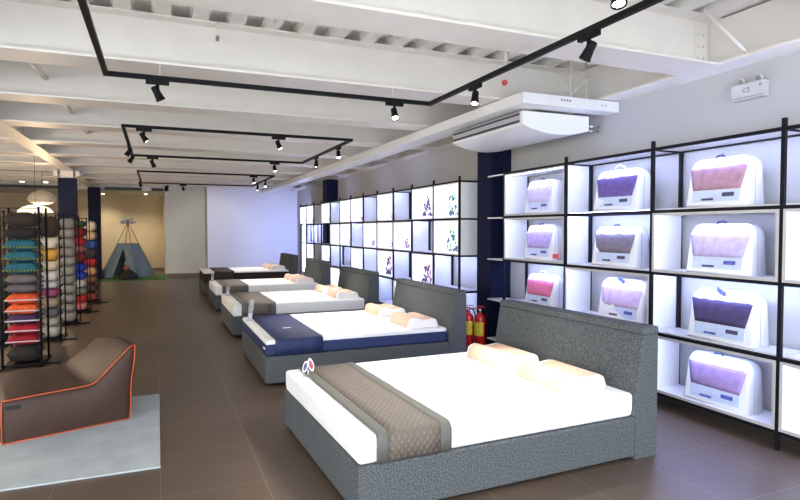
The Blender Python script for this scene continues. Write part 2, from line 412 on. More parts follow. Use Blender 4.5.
# ---------------------------------------------------------------- display shelves
RZ = [.13,.665,1.21,1.765,2.325]
FXF, FXB = 4.14, 4.485
def shelf_unit(label, ys, cells, posttop, boards_to=None):
    t = thing('display_shelf', label, 'display shelf', (FXF, ys[0], 0))
    y0 = ys[0]; D = FXB-FXF; w = .014
    for y in ys:
        for X in (0, D):
            MB().box(X-w,y-y0-w,0,X+w,y-y0+w,posttop if X == 0 else RZ[4]).build('post', M['black'], t)
    for z in RZ:
        for a,b in zip(ys, ys[1:]):
            for X in (0,D):
                MB().box(X-w,a-y0+w,z-.013,X+w,b-y0-w,z+.013).build('rail', M['black'], t)
        for y in (ys if z in (RZ[0],RZ[4]) else (ys[0],ys[-1])):
            MB().box(w,y-y0-.012,z-.0125,D-w,y-y0+.012,z+.0125).build('side_rail', M['black'], t)
    for (bay,row),kind in cells.items():
        a, b = ys[bay]-y0+w+.001, ys[bay+1]-y0-w-.001
        z0, z1 = RZ[row]+.014, RZ[row+1]-.014
        if kind in 'Bb':                      # four-sided light box
            e = .022
            mb = MB()
            mb.box(-.010,a,z0,D-.02,b,z0+.018); mb.box(-.010,a,z1-.018,D-.02,b,z1)
            mb.box(-.010,a,z0+.018,D-.02,a+.018,z1-.018); mb.box(-.010,b-.018,z0+.018,D-.02,b,z1-.018)
            bx = mb.build('light_box', M['boxwhite'], t)
            mb = MB()
            mb.box(-.016,a,z0,-.0105,b,z0+e); mb.box(-.016,a,z1-e,-.0105,b,z1)
            mb.box(-.016,a,z0+e,-.0105,a+e,z1-e); mb.box(-.016,b-e,z0+e,-.0105,b,z1-e)
            if kind == 'B': mb.build('edge_band', M['boxedge'], bx)
            else:
                mb.bm.free()
            if kind == 'b':
                MB().box(.02,a+.019,z0+.019,.035,b-.019,z1-.019).build('backlit_panel', M['panel'], bx)
            else:
                MB().box(-.004,a+.03,z1-.0215,.004,b-.03,z1-.0185).build('led_strip', M['led'], bx)
        else:                                 # open cell: white board and an LED line under the front rail
            MB().box(.02,a,z0,D-.02,b,z0+.012).build('shelf_board', M['white'], t)
            if row == 3 and kind == 'o': MB().box(.022,a,z1+.013,D-.015,b,z1+.025).build('shelf_board', M['white'], t)
            if kind == 'o':
                MB().box(.0145,a+.03,z1+.004,.019,b-.03,z1+.024).build('led_strip', M['led'], t)
    return t
def flower_print(parent, X, y, z, kind, s=1.):
    """small printed bouquet standing in the corner of a lit box"""
    rnd = random.Random(int(y*100+z*10))
    if kind == 'faint':
        n1, n2, mats = 9, 5, [M['petal1'], M['petal2']]
    elif kind == 'green':
        n1, n2, mats = 30, 20, [M['leaf'], M['petal2']]
    else:
        n1, n2, mats = 34, 14, [M['petal1'], M['petal2']]
    mb = MB()
    H = .30*s if kind != 'faint' else .10*s
    for i in range(n1+n2):
        mb.mi = 0 if i < n1 else 1
        hgt = rnd.random()**(1.1 if i < n1 else 2.5)*H
        sp = (.19 if kind != 'faint' else .07)*s*(1.1-hgt/H*.80)
        r = (.016+.024*rnd.random())*s*(.7 if kind == 'faint' else 1)
        cy, cz = y+(rnd.random()*2-1)*sp, z+.012+hgt+r
        n = rnd.choice((5,6,7)); ph = rnd.random()*6
        vs = [mb.bm.verts.new((X-.001-.0004*i, cy+math.cos(ph+2*PI*k/n)*r*rnd.uniform(.6,1.2), cz+math.sin(ph+2*PI*k/n)*r*rnd.uniform(.6,1.2))) for k in range(n)]
        mb._f(vs)
    o = mb.build('flower_print', mats, parent); o['kind'] = 'stuff'; return o

G1 = [1.54,2.74,3.92,5.12,6.33]
cells1 = {}
for bay in range(4):
    for row in range(4): cells1[(bay,row)] = 'o'
for k in ((0,0),(0,2),(1,0),(1,2),(2,1),(3,3),(3,2),(3,0)): cells1[k] = 'B'
sh1 = shelf_unit('tall black shelf with white boxes holding the bedding bags, nearest to the viewer', G1, cells1, 2.40)
for z in RZ: B('shelf_board', M['white'], 0,6.345-1.54,z-.012,.30 if z != RZ[4] else .04,6.745-1.54,z+.004, parent=sh1)
G2 = [7.53+.865*k for k in range(10)]
b2 = {3:'bbobobbob', 2:'bobbbobb.', 1:'oboboboob', 0:'oobobb.b.'}
cells2 = {(i,r): ch for r,s in b2.items() for i,ch in enumerate(s)}
sh2 = shelf_unit('long black shelf of lit cubes with flower pictures between the two navy columns', G2, cells2, 2.40)
G3 = [16.14,17.0,17.86]
cells3 = {(0,3):'b',(1,3):'b',(0,2):'o',(1,2):'o',(0,1):'b',(1,1):'o',(0,0):'.',(1,0):'o'}
sh3 = shelf_unit('short black shelf of lit cubes against the lavender partition corner', G3, cells3, 2.40)
B('led_strip', M['led'], .10,G3[-1]-G3[0]+.02,.3,.16,G3[-1]-G3[0]+.03,2.2, parent=sh3)
# white end panel facing the viewer on the middle shelf
for z0,z1 in ((RZ[2],RZ[3]),(RZ[3],RZ[4])):
    B('end_panel', M['boxwhite'], .016,-.010,z0+.014,FXB-FXF-.016,-.002,z1-.014, parent=sh2)
flw = {(0,3):('green',1),(0,2):('green',1),(1,3):('purple',1),(3,3):('faint',.9),(2,2):('purple',.6),(3,2):('faint',1),(4,2):('purple',.55),(1,1):('purple',1.),(3,1):('purple',1.1),(5,3):('faint',1),(8,3):('faint',1),(8,1):('faint',1.2),(6,2):('faint',1.)}
boxes2 = [o for o in sh2.children if o.name.startswith('light_box')]
order = [k for k in cells2 if cells2[k] == 'b']
for o,k in zip(boxes2, order):
    if k in flw:
        y = G2[k[0]]-G2[0]+ (.20 if flw[k][0] != 'faint' else .10)
        flower_print(o, (.0195), y+.05, RZ[k[1]]+.035, flw[k][0], flw[k][1])
boxes3 = [o for o in sh3.children if o.name.startswith('light_box')]
for o,k in zip(boxes3, [k for k in cells3 if cells3[k] == 'b'][:2]):
    flower_print(o, (.0195), G3[k[0]]-G3[0]+.15, RZ[3]+.035, 'faint', 1.2)

# ---------------------------------------------------------------- bedding bags
def bag(y, row, w, h, col, label, kind='B', lab=('dark','dark'), handle='loop', lean=.03, xoff=0, redcard=False):
    z = RZ[row]+.014+(.0185 if kind == 'B' else .0125)
    t = thing('bedding_bag', label, 'bedding bag', (4.175+xoff,y,z), group='bedding bags on the near shelf')
    D = .22
    # body: rounded outline, bulging a little, tapered in depth towards the top
    def outline(n=7, inset=0., wt=0.):
        W, H, R = w/2-inset, h-inset, .095
        pts = [(-W,inset),(W,inset)]
        for k in range(n+1):
            a = PI/2*k/n; pts.append((W-wt-R+R*math.cos(a), H-R+R*math.sin(a)))
        for k in range(n+1):
            a = PI/2+PI/2*k/n; pts.append((-W+wt+R+R*math.cos(a), H-R+R*math.sin(a)))
        return pts
    mb = MB(); rings = []
    prof = [(0,.020),(.012,.004),(.03,0),(D*.5,-.004),(D-.03,.004),(D-.012,.012),(D,.03)]
    for dx, ins in prof:
        R = []
        for (yy,zz) in outline(inset=max(ins,0), wt=.014):
            f = zz/h
            X = dx*(1-.30*f) + lean*f*1.6
            wob = .006*noise.noise(Vector((yy*9+y*3,zz*9,dx*9)))
            R.append(mb.bm.verts.new((X+wob*2,yy+wob,max(zz,0))))
        rings.append(R)
    n = len(rings[0])
    for A,Bq in zip(rings,rings[1:]):
        for k in range(n): mb._f([A[k],A[(k+1)%n],Bq[(k+1)%n],Bq[k]], True)
    mb._f(rings[0]); mb._f(rings[-1][::-1])
    mb.build('bag_body', M['bagwhite'], t)
    def fx(zz): return lean*zz/h*1.6
    # coloured quilt behind the clear window (wider at the top)
    zt, zb2 = h*.80, h*.34
    wt_, wb = w*.455, w*.375
    mb = MB(); nx, nz_ = 14, 7; G = []
    for j in range(nz_+1):
        f = j/nz_; zz = zb2+(zt-zb2)*f; hw = wb+(wt_-wb)*f; row_ = []
        for i in range(nx+1):
            u = -1+2*i/nx
            bump_ = .010*(1-u**4)*(1-(2*f-1)**4)+.007*noise.noise(Vector((u*5+y*7,f*4,row)))
            zed = zz + (.010*noise.noise(Vector((u*6,y*5,1))) if j == nz_ else 0)
            row_.append(mb.bm.verts.new((fx(zz)-.003-max(bump_,0), u*hw, zed)))
        G.append(row_)
    for j in range(nz_):
        for i in range(nx): mb._f([G[j][i],G[j][i+1],G[j+1][i+1],G[j+1][i]], True)
    q = mb.build('quilt_window', cmat(col,.16), t)
    s_ = q.modifiers.new('s','SOLIDIFY'); s_.thickness = .004; s_.offset = 1
    # clear strip under the window with the labels
    mb = MB(); mb.prism([(-wb+.002,h*.10),(wb-.002,h*.10),(wb,h*.335),(-wb,h*.335)], 'x', -.004, .006)
    sp = mb.build('lower_window', cmat((200,212,238),.05), t)
    sp.rotation_euler = (0,math.atan(lean*1.6/h),0)
    for i,(k,yy,zz,ww,hh) in enumerate(((lab[0],-w*.20,h*.235,.052,.032),(lab[1],w*.12,h*.15,.055,.018))):
        o = MB().box(-.007,yy-ww,zz-hh/2,-.0042,yy+ww,zz+hh/2).build('label_card', {'dark':M['tag_dark'],'blue':M['tag_blue']}[k], t)
        o.rotation_euler = (0,math.atan(lean*1.6/h),0)
    # zip seam down the near side and over the top
    pts = []
    X0 = .085
    for (yy,zz) in outline(wt=.014)[1:]:
        f = zz/h; pts.append((X0*(1-.3*f)+lean*f*1.6, yy*1.004, zz+.001))
    pts.append((X0,-w/2*1.004,.004))
    MB().tube(pts, .0025, 5).build('zip', M['seam'], t)
    # handle
    xt = D*.5*.7+lean*1.6
    if handle == 'loop':
        mb = MB(); mb.tube([(xt-.04,.07,h-.002),(xt-.05,.055,h+.025),(xt-.055,.02,h+.040),(xt-.055,-.02,h+.040),(xt-.05,-.055,h+.025),(xt-.04,-.07,h-.002)], .007, 8)
        mb.build('handle', M['bagwhite'], t)
    elif handle == 'tag':
        mb = MB(); mb.box(-.006,-.045,-.018,.006,.045,.018, Matrix.Translation((lean*1.6-.012,0,h-.01)) @ Matrix.Rotation(.5,4,'X'))
        mb.build('handle', M['tag_blue'], t, .004)
    else:
        mb = MB(); mb.tube([(xt-.05,.05,h-.004),(xt-.05,.035,h+.014),(xt-.05,-.01,h+.018),(xt-.05,-.03,h+.004)], .010, 8)
        mb.build('handle', M['tag_dark'], t)
    if redcard:
        MB().box(-.012,-w/2-.13,.03,-.008,-w/2-.03,.085).build('price_card', M['tag_red'], t)
    return t
bag(3.32,3,.57,.40,(178,138,158),'white bedding bag with dusty pink quilt in the top cell of the nearest bay','o',('dark','dark'),'hook')
bag(3.30,2,.59,.41,(196,182,226),'white bedding bag with pale lavender quilt in the boxed second cell of the nearest bay','B',('blue','dark'),'none_')
bag(3.27,1,.60,.42,(72,60,100),'white bedding bag with dark purple quilt in the open third cell of the nearest bay','o',('dark','blue'),'tag')
bag(3.30,0,.59,.41,(166,140,192),'white bedding bag with mauve quilt in the lowest cell of the nearest bay','B',('blue','blue'),'none_')
bag(4.44,3,.60,.41,(102,84,146),'white bedding bag with violet quilt in the top cell of the second bay','o',('dark','dark'),'loop')
bag(4.46,2,.60,.40,(120,112,128),'white bedding bag with grey-brown quilt in the second cell of the second bay','o',('dark','dark'),'hook')
bag(4.36,1,.60,.42,(206,184,226),'white bedding bag with pale lilac quilt in the boxed third cell of the second bay','B',('blue','dark'),'tag')
bag(5.68,3,.56,.40,(206,196,236),'white bedding bag with very pale lavender quilt in the top box of the third bay','B',('blue','dark'),'none_')
bag(5.68,2,.56,.42,(178,160,216),'white bedding bag with lavender quilt beside a red price card in the third bay','B',('blue','dark'),'hook',redcard=True)
bag(5.66,1,.58,.38,(216,112,150),'white bedding bag with rose pink quilt in the open cell of the third bay','o',('dark','dark'),'loop')
bag(2.06,2,.58,.40,(190,176,216),'white bedding bag in the box at the right edge of the picture','B',('blue','dark'),'none_')

# ---------------------------------------------------------------- beds
def bed(y, W, z_m, mside, mtop, label, rz=0, hbw=.06, x=1.0, hz=.895, zm=0):
    t = thing('upholstered_bed', label, 'bed', (x,y,0), rz, group='grey upholstered beds')
    L = 2.115-(.07 if rz else 0); k_ = hz-.895
    MB().box(0,0,.03,L,W,.305).build('bed_base', M['tweed'], t, .012, 3)
    mb = MB(); mb.prism([(L+.001,.0),(L+.20,.0),(L+.235,.90),(L+.045,.92)], 'y', -.0, W+hbw)
    # trapezoid: thick at the floor, sloping inner face
    mb.bm.free()
    mb = MB(); mb.prism([(L-.02,.306),(L+.001,.305),(L+.001,0.0),(L+.212,0.0),(L+.212,.84+k_),(L+.072,.84+k_)], 'y', -.0, W+hbw)
    h = mb.build('headboard', M['tweed'], t, .012, 3)
    MB().prism([(L+.066,.8405+k_),(L+.2135,.8405+k_),(L+.2135,.895+k_),(L+.074,.895+k_)],'y',-.001,W+hbw+.001).build('headboard_cap', M['tweed'], h, .012, 3)
    for x in (.12,L-.15):
        for yy in (.12,W-.12):
            MB().box(x-.03,yy-.03,0,x+.03,yy+.03,.03).build('foot', M['black'], t)
    return t
def mattress(y, W, label, side, top, foot, rz=0, L=2.08, x=1.0, z1=.165):
    t = thing('mattress', label, 'mattress', (x,y,.3055), rz, group='mattresses')
    MB().box(.006,.006,0,L,W-.006,z1-.02).build('border', side, t, .03, 4)
    MB().box(.004,.004,z1-.055 if side is not M['matt'] else z1-.14,L+.002,W-.004,z1).build('top_panel', top, t, .028, 4)
    return t
def runner(y, W, x0, x1, m, mb_, label, rz=0, border=.07, x=1.0, z1=.165):
    t = thing('bed_runner', label, 'bed runner', (x,y,.3055), rz, group='bed runners')
    z = z1+.003; th = .010
    def strip(a, b, name, mm, o=0.):
        xs_ = 4; pts = [(-.006-o,.008),(-.010-o,.10),(-.008-o,z-.03),(.006,z-.004),(.030,z+.004+o)]
        k = 18
        for i in range(1,k): pts.append((.03+(W-.06)*i/k, z+.004+o+.0015*math.sin(i*2.1)))
        pts += [(W-.03,z+.004+o),(W-.006,z-.004),(W+.008+o,z-.03),(W+.010+o,.10),(W+.006+o,.008)]
        mb = MB(); rows = []
        for i in range(xs_+1):
            xx = a+(b-a)*i/xs_
            rows.append([mb.bm.verts.new((xx,p[0],p[1])) for p in pts])
        for A,Bq in zip(rows,rows[1:]):
            for j in range(len(pts)-1): mb._f([A[j],A[j+1],Bq[j+1],Bq[j]], True)
        ob = mb.build(name, mm, t); s_ = ob.modifiers.new('s','SOLIDIFY'); s_.thickness = .006; s_.offset = -1 if False else 0
        return ob
    strip(x0+border if border else x0, x1-border if border else x1, 'runner_panel', m)
    if border:
        strip(x0, x0+border, 'runner_border', mb_, .002); strip(x1-border, x1, 'runner_border', mb_, .002)
    return t
def pillow(x, y, label, rz=0, w=.62, d=.40, z=.4710):
    t = thing('contour_pillow', label, 'pillow', (x,y,z), rz, group='peach contour pillows')
    # wave profile across x, extruded in y, soft ends
    n = 16; top = []
    for i in range(n+1):
        u = i/n
        zz = .082+.034*math.exp(-((u-.22)/.20)**2)+.016*math.exp(-((u-.80)/.18)**2)
        e = min(u,1-u)/.12
        if e < 1: zz *= math.sqrt(max(0,1-(1-e)**2))*.85+.15
        top.append((u*d, zz))
    prof = top+[(d*.99,.0),(d*.01,.0)]
    def ring(mb, yy, s):
        cz = .05; R = []
        for p in prof: R.append(mb.bm.verts.new((d/2+(p[0]-d/2)*s, yy, max(0,cz+(p[1]-cz)*s) if p[1] > 0 else 0)))
        return R
    def seg(stn, name, m, ends):
        mb = MB(); RR = [ring(mb,a,b) for a,b in stn]; k = len(prof)
        for A,Bq in zip(RR,RR[1:]):
            for j in range(k): mb._f([A[j],A[(j+1)%k],Bq[(j+1)%k],Bq[j]], True)
        if ends in (0,2): mb._f(RR[0])
        if ends in (1,2): mb._f(RR[-1][::-1])
        return mb.build(name, m, t)
    seg([(.035,1.0),(w/2,1.005),(w-.035,1.0)], 'foam_body', M['peach'], 2)
    seg([(0,.86),(.008,.94),(.02,.985),(.0349,1.001)], 'end_cap', M['pillowwhite'], 2)
    seg([(w-.0349,1.001),(w-.02,.985),(w-.008,.94),(w,.86)], 'end_cap', M['pillowwhite'], 2)
    return t
R1 = math.radians(1.9)
bd = [(2.925,1.70,R1,.99,.165,.925),(5.87,1.80,0,1.0,.165,.895),(8.80,1.70,0,1.02,.18,.91),(11.8,1.55,0,1.04,.18,.94),(14.7,1.6,0,1.03,.27,.95)]
names = ['nearest the viewer','second from the viewer','third from the viewer','fourth from the viewer','furthest from the viewer']
bl = ['grey tweed bed with a tall headboard, nearest the viewer','grey tweed bed carrying the navy-sided mattress','grey tweed bed in the middle of the row of five','grey tweed bed fourth in the row, with taupe runner','grey bed carrying the black-sided mattress, furthest away']
ml = ['thick white mattress on the nearest bed','white-topped mattress with navy blue sides','white mattress on the third bed of the row','white mattress on the fourth bed of the row','white-topped mattress with near-black sides on the furthest bed']
rl = ['taupe quilted runner with grey-green borders across the nearest mattress','navy blue quilted runner across the second mattress','taupe runner across the third mattress','taupe runner across the fourth mattress','dark brown runner across the furthest mattress']
for i,(y,W,rz,bx,mz,hz) in enumerate(bd):
    bed(y,W,.5,None,None,bl[i],rz,.04 if i == 0 else .03,bx,hz)
    side = [M['matt'],M['mattnavy'],M['matt'],M['matt'],M['mattdark']][i]
    mattress(y+.01,W-.02,ml[i],side,M['matt'],None,rz,L=2.04 if i == 0 else 2.08,x=bx,z1=mz)
    if i in (0,2,3): runner(y+.01,W-.02,.11 if i == 0 else .13,.58 if i == 0 else .64,M['taupe'],M['taupeb'],rl[i],rz,x=bx,z1=mz)
    elif i == 1: runner(y+.01,W-.02,.10,.60,M['navyq'],None,rl[i],rz,0,x=bx,z1=mz)
    else: runner(y+.01,W-.02,.25,.72,M['brownq'],None,rl[i],rz,0,x=bx,z1=mz)
    for j in range(2):
        px_, py_ = (1.58 if i == 0 else 1.63), ((.19+.74*j) if i == 0 else .12+(W-.86)*j)
        c_, s_ = math.cos(rz), math.sin(rz)
        pillow(bx+px_*c_-py_*s_, y+px_*s_+py_*c_, 'peach contour pillow on the bed %s, %s of its pair' % (names[i], 'nearer' if j == 0 else 'further'), rz, w=.57 if i == 0 else .60, z=.306+mz)
# small woven marks
t = MB().box(1.31,6.52,.4795,1.40,6.56,.482).build('runner_tag', M['white']); t.rotation_euler=(0,0,0)
tag(t,'tiny white woven tag lying on the navy runner','tag')
t = MB().box(.9955,5.93,.375,1.0055,6.01,.395).build('mattress_tag', M['white']); tag(t,'tiny white tag on the foot of the navy-sided mattress','tag')
# acrylic signs at the far foot corner of the beds
def sign(x, y, h, label, big=False, z=.472):
    t = thing('acrylic_sign', label, 'sign', (x,y,z), 1.25, group='acrylic signs on the mattress feet')
    MB().box(-.03,-.04,0,.03,.04,.006).build('sign_foot', M['acryl'], t)
    if big:
        mb = MB(); mb.tube([(0,0,.006),(0,0,.05)], .006, 8); mb.build('sign_stem', M['acryl'], t)
        for yy,zz,rr,a in ((.022,.075,.030,.25),(-.022,.09,.034,-.25)):
            mt = Matrix.Translation((0,yy,zz)) @ Matrix.Rotation(PI/2,4,'Y') @ Matrix.Rotation(a,4,'Z') @ Matrix.Diagonal((1.5,.62,1,1))
            o = MB().lathe([(rr,-.004),(rr,.004)], mtx=mt, seg=24).build('sign_plate', M['white'], t)
            MB().lathe([(rr*.72,-.0048),(rr*.72,-.0041)], mtx=mt, seg=24).build('printed_oval', cmat((176,90,110) if yy < 0 else (90,90,140),.3), o)
    else:
        mb = MB(); mb.box(-.003,-.027,0,.003,.027,h, Matrix.Translation((0,0,.006)) @ Matrix.Rotation(.12,4,'X')); mb.build('sign_plate', M['acryl'], t)
        mb = MB(); mb.box(-.0050,-.022,h*.12,-.0032,.022,h*.32, Matrix.Translation((0,0,.006)) @ Matrix.Rotation(.12,4,'X')); mb.build('printed_strip', M['card'], t)
    return t
sign(1.06,4.33,.15,'small oval tag sign with red and blue prints at the foot of the nearest bed',True)
sign(1.05,7.30,.26,'tall clear acrylic sign at the foot of the navy-sided mattress')
sign(1.09,13.1,.22,'clear acrylic sign at the foot of the fourth bed, before the dark mattress',z=.487)
sign(1.09,10.1,.16,'short clear acrylic sign on the third bed',z=.487)

# ---------------------------------------------------------------- fire extinguishers
def extinguisher(x, y, label, rz):
    t = thing('fire_extinguisher', label, 'fire extinguisher', (x,y,0), rz, group='fire extinguishers')
    r = .078
    MB().lathe([(r*.9,0),(r,.01),(r,.36),(r*.95,.39),(r*.75,.425),(r*.4,.445),(.028,.455),(.028,.475)], seg=24).build('cylinder', M['red'], t)
    # label wraps the front
    mb = MB(); k = 14
    for i in range(k):
        a0, a1 = PI*.62+PI*1.05*i/k, PI*.62+PI*1.05*(i+1)/k
        vs = [mb.bm.verts.new((math.cos(a)*(r+.002),math.sin(a)*(r+.002),z)) for a,z in ((a0,.15),(a1,.15),(a1,.34),(a0,.34))]
        mb._f(vs, True)
    mb.build('label_band', M['yellow'], t)
    MB().lathe([(.022,.475),(.024,.50),(.016,.515)], seg=14).build('valve', M['chrome'], t)
    mb = MB(); mb.box(-.10,-.011,.515,.03,.011,.527); mb.box(-.09,-.010,.545,.03,.010,.555, Matrix.Translation((0,0,0)) @ Matrix.Rotation(.08,4,'Y')); mb.build('lever', M['red'], t, .003)
    mb = MB(); mb.tube([(.02,0,.50),(.07,.01,.50),(.11,.02,.42),(.105,.02,.30),(.10,.02,.14)], .010, 8); mb.build('hose', M['black'], t)
    return t
extinguisher(4.085,6.84,'red fire extinguisher with yellow label, nearer of two by the navy column',-.4)
extinguisher(3.98,6.98,'red fire extinguisher with yellow label, half behind the other one by the navy column',-.2)

# ---------------------------------------------------------------- floor mat and lounger
t = MB().box(-3.2,4.14,0,0,6.0,.012).build('floor_mat', M['carpet'], None, .003); tag(t,'pale blue-grey floor mat under the brown lounger','mat')
def beanbag():
    t = thing('beanbag_lounger', 'brown leatherette beanbag lounger with orange piping on the grey mat', 'beanbag', (-1.07,4.99,.0125), math.atan2(.30,.83))
    Lg, Wd = .885, .98
    def pf(u):            # top height along the length
        if u < .60: return .325+.015*u/.60
        if u < .64: return .340+(u-.60)*.6
        if u < .84: return .364+(u-.64)/.20*.240
        return .604+(u-.84)*.4
    cross = [0,.06,.14,.24,.34,.44,.52,.58,.61,.64,.69,.74,.79,.84,Lg]
    wd = [0,.04,.12,.25,.4,.55,.7,.84,.93,.97,1.0]
    mb = MB(); G = {}
    nz_ = 7
    for i,u in enumerate(cross):
        for j,v in enumerate(wd):
            e = 4*v*(1-v)
            zt = pf(u)
            puff = .05*e*(1 if u < .5 else .3)*math.sin(PI*min(1,u/.5+.15)) if u < .5 else .015*e
            if u > .6: puff -= .10*max(0,v-.35)*min(1,(u-.6)/.2)
            if abs(u-.60) < .10: puff -= .03*e*(1-abs(u-.60)/.10)
            puff += .012*noise.noise(Vector((u*7,v*6,2)))*(1 if 0 < v < 1 else 0)
            uu = u + .055*max(0,min(1,(u-.62)/.22))
            G[(i,j)] = (uu, v*Wd, zt+puff)
    ni, nj = len(cross), len(wd)
    vt = {k: mb.bm.verts.new(p) for k,p in G.items()}
    for i in range(ni-1):
        for j in range(nj-1): mb._f([vt[(i,j)],vt[(i+1,j)],vt[(i+1,j+1)],vt[(i,j+1)]], True)
    # sides as inflated grids from top edge to floor
    def side(edge, nrm, bulge):
        rows = [[vt[k] for k in edge]]
        top_ = [vt[k].co.copy() for k in edge]; n = len(edge)
        for s_ in range(1,nz_+1):
            f = s_/nz_; row = []
            for a,c in enumerate(top_):
                e = math.sin(PI*f)*(4*(a/(n-1))*(1-a/(n-1)))**.6*bulge
                if a in (0,n-1): e = 0
                lean = (1-f)
                x0 = c.x if nrm[0] == 0 else (0 if nrm[0] < 0 else Lg+(c.x-Lg)*lean)
                if nrm[0] == 0: x0 = c.x - (c.x-cross[min(a,len(cross)-1)])*f
                row.append((x0+nrm[0]*e, c.y+nrm[1]*e, c.z*(1-f)))
            rows.append(row)
        return rows
    eds = [([(i,0) for i in range(ni)],(0,-1),.03),([(i,nj-1) for i in range(ni)],(0,1),.03),([(0,j) for j in range(nj)],(-1,0),.03),([(ni-1,j) for j in range(nj)],(1,0),.045)]
    cache = {}
    def V(p):
        k = tuple(round(q,4) for q in p)
        if k not in cache: cache[k] = mb.bm.verts.new(p)
        return cache[k]
    for e,nn,bl_ in eds:
        rows = side(e,nn,bl_)
        R = [rows[0]]+[[V(p) for p in r] for r in rows[1:]]
        for A,Bq in zip(R,R[1:]):
            for a in range(len(A)-1): mb._f([A[a],A[a+1],Bq[a+1],Bq[a]], True)
    vv = [V(p) for p in ((0,0,0),(Lg,0,0),(Lg,Wd,0),(0,Wd,0))]
    mb._f(vv)
    mb.build('cover', M['brown'], t)
    r = .0048
    near = [G[(i,0)] for i in range(ni)]
    far = [G[(i,nj-1)] for i in range(ni)]
    MB().tube([Vector(p)+Vector((0,-.003,.002)) for p in near], r, 6).build('piping', M['orange'], t)
    c = near[-1]; mid = [(Lg+(c[0]-Lg)*(1-f)+.006*math.sin(f*9), -.003, c[2]*(1-f)+.006*f) for f in (0,.15,.3,.45,.6,.75,.9,1)]
    MB().tube(mid, r, 6).build('piping', M['orange'], t)
    MB().tube([(0,-.003,near[0][2]),(-.004,-.004,.2),(0,-.003,.007)], r, 6).build('piping', M['orange'], t)
    MB().tube([(0,-.003,.007),(.3,-.006,.0065),(.6,-.006,.0065),(Lg,-.003,.007)], r, 6).build('piping', M['orange'], t)
    MB().tube([(0,0,.007),(-.004,Wd/2,.007),(0,Wd,.007)], r, 6).build('piping', M['orange'], t)
    MB().box(.02,-.012,.255,.12,-.006,.285).build('care_tag', M['darkcl'], t)
    return t
beanbag()

# ---------------------------------------------------------------- cushion racks
def cushion(x, y, z, w, d, h, col, label, trim=None, seed=0):
    t = thing('cushion', label, 'cushion', (x,y,z), group='cushions on the racks')
    n = 12; mb = MB(); top, bot = {}, {}
    rnd = random.Random(seed)
    ph = rnd.random()*10
    for i in range(n+1):
        for j in range(n+1):
            u, v = -1+2*i/n, -1+2*j/n
            e = max(0,(1-abs(u)**5)*(1-abs(v)**5))**.5
            xx = u*w/2*(1-.07*(1-v*v)); yy = v*d/2*(1-.07*(1-u*u))
            wr = .07*noise.noise(Vector((u*2+ph,v*2,ph)))
            top[(i,j)] = mb.bm.verts.new((xx,yy,h/2+h/2*e*(1+wr)*.97))
            edge = i in (0,n) or j in (0,n)
            bot[(i,j)] = top[(i,j)] if edge else mb.bm.verts.new((xx,yy,h/2-h/2*e*.99))
    for i in range(n):
        for j in range(n):
            mb._f([top[(i,j)],top[(i+1,j)],top[(i+1,j+1)],top[(i,j+1)]], True)
            mb._f([bot[(i,j)],bot[(i,j+1)],bot[(i+1,j+1)],bot[(i+1,j)]], True)
    mb.build('cushion_cover', cmat(col,.18), t)
    if trim:
        pts = []
        for a in range(40):
            s_ = a/10; k = int(s_); f = -1+2*(s_-k)
            u,v = ((f,-1),(1,f),(-f,1),(-1,-f))[k]
            pts.append((u*w/2*(1-.07*(1-v*v)), v*d/2*(1-.07*(1-u*u)), h*.40))
        if trim == 'white': MB().tube(pts, .008, 6, closed=True).build('piping', cmat((215,205,205),.05), t)
        else:
            mb = MB()
            for p in pts: mb.lathe([(.004,-.010),(.010,-.005),(.010,.005),(.004,.010)], c=(p[0]*1.02,p[1]*1.02,p[2]-.012), seg=6)
            mb.build('pompom_trim', cmat((150,150,60),.2), t)['kind'] = 'stuff'
    return t
DB,TE,GB,OR,PU,RD,DG = (46,32,24),(26,90,104),(104,94,92),(206,74,34),(66,40,78),(165,20,40),(38,32,28)
CR,YE,LG,MG = (196,188,170),(190,140,52),(150,148,140),(84,90,92)
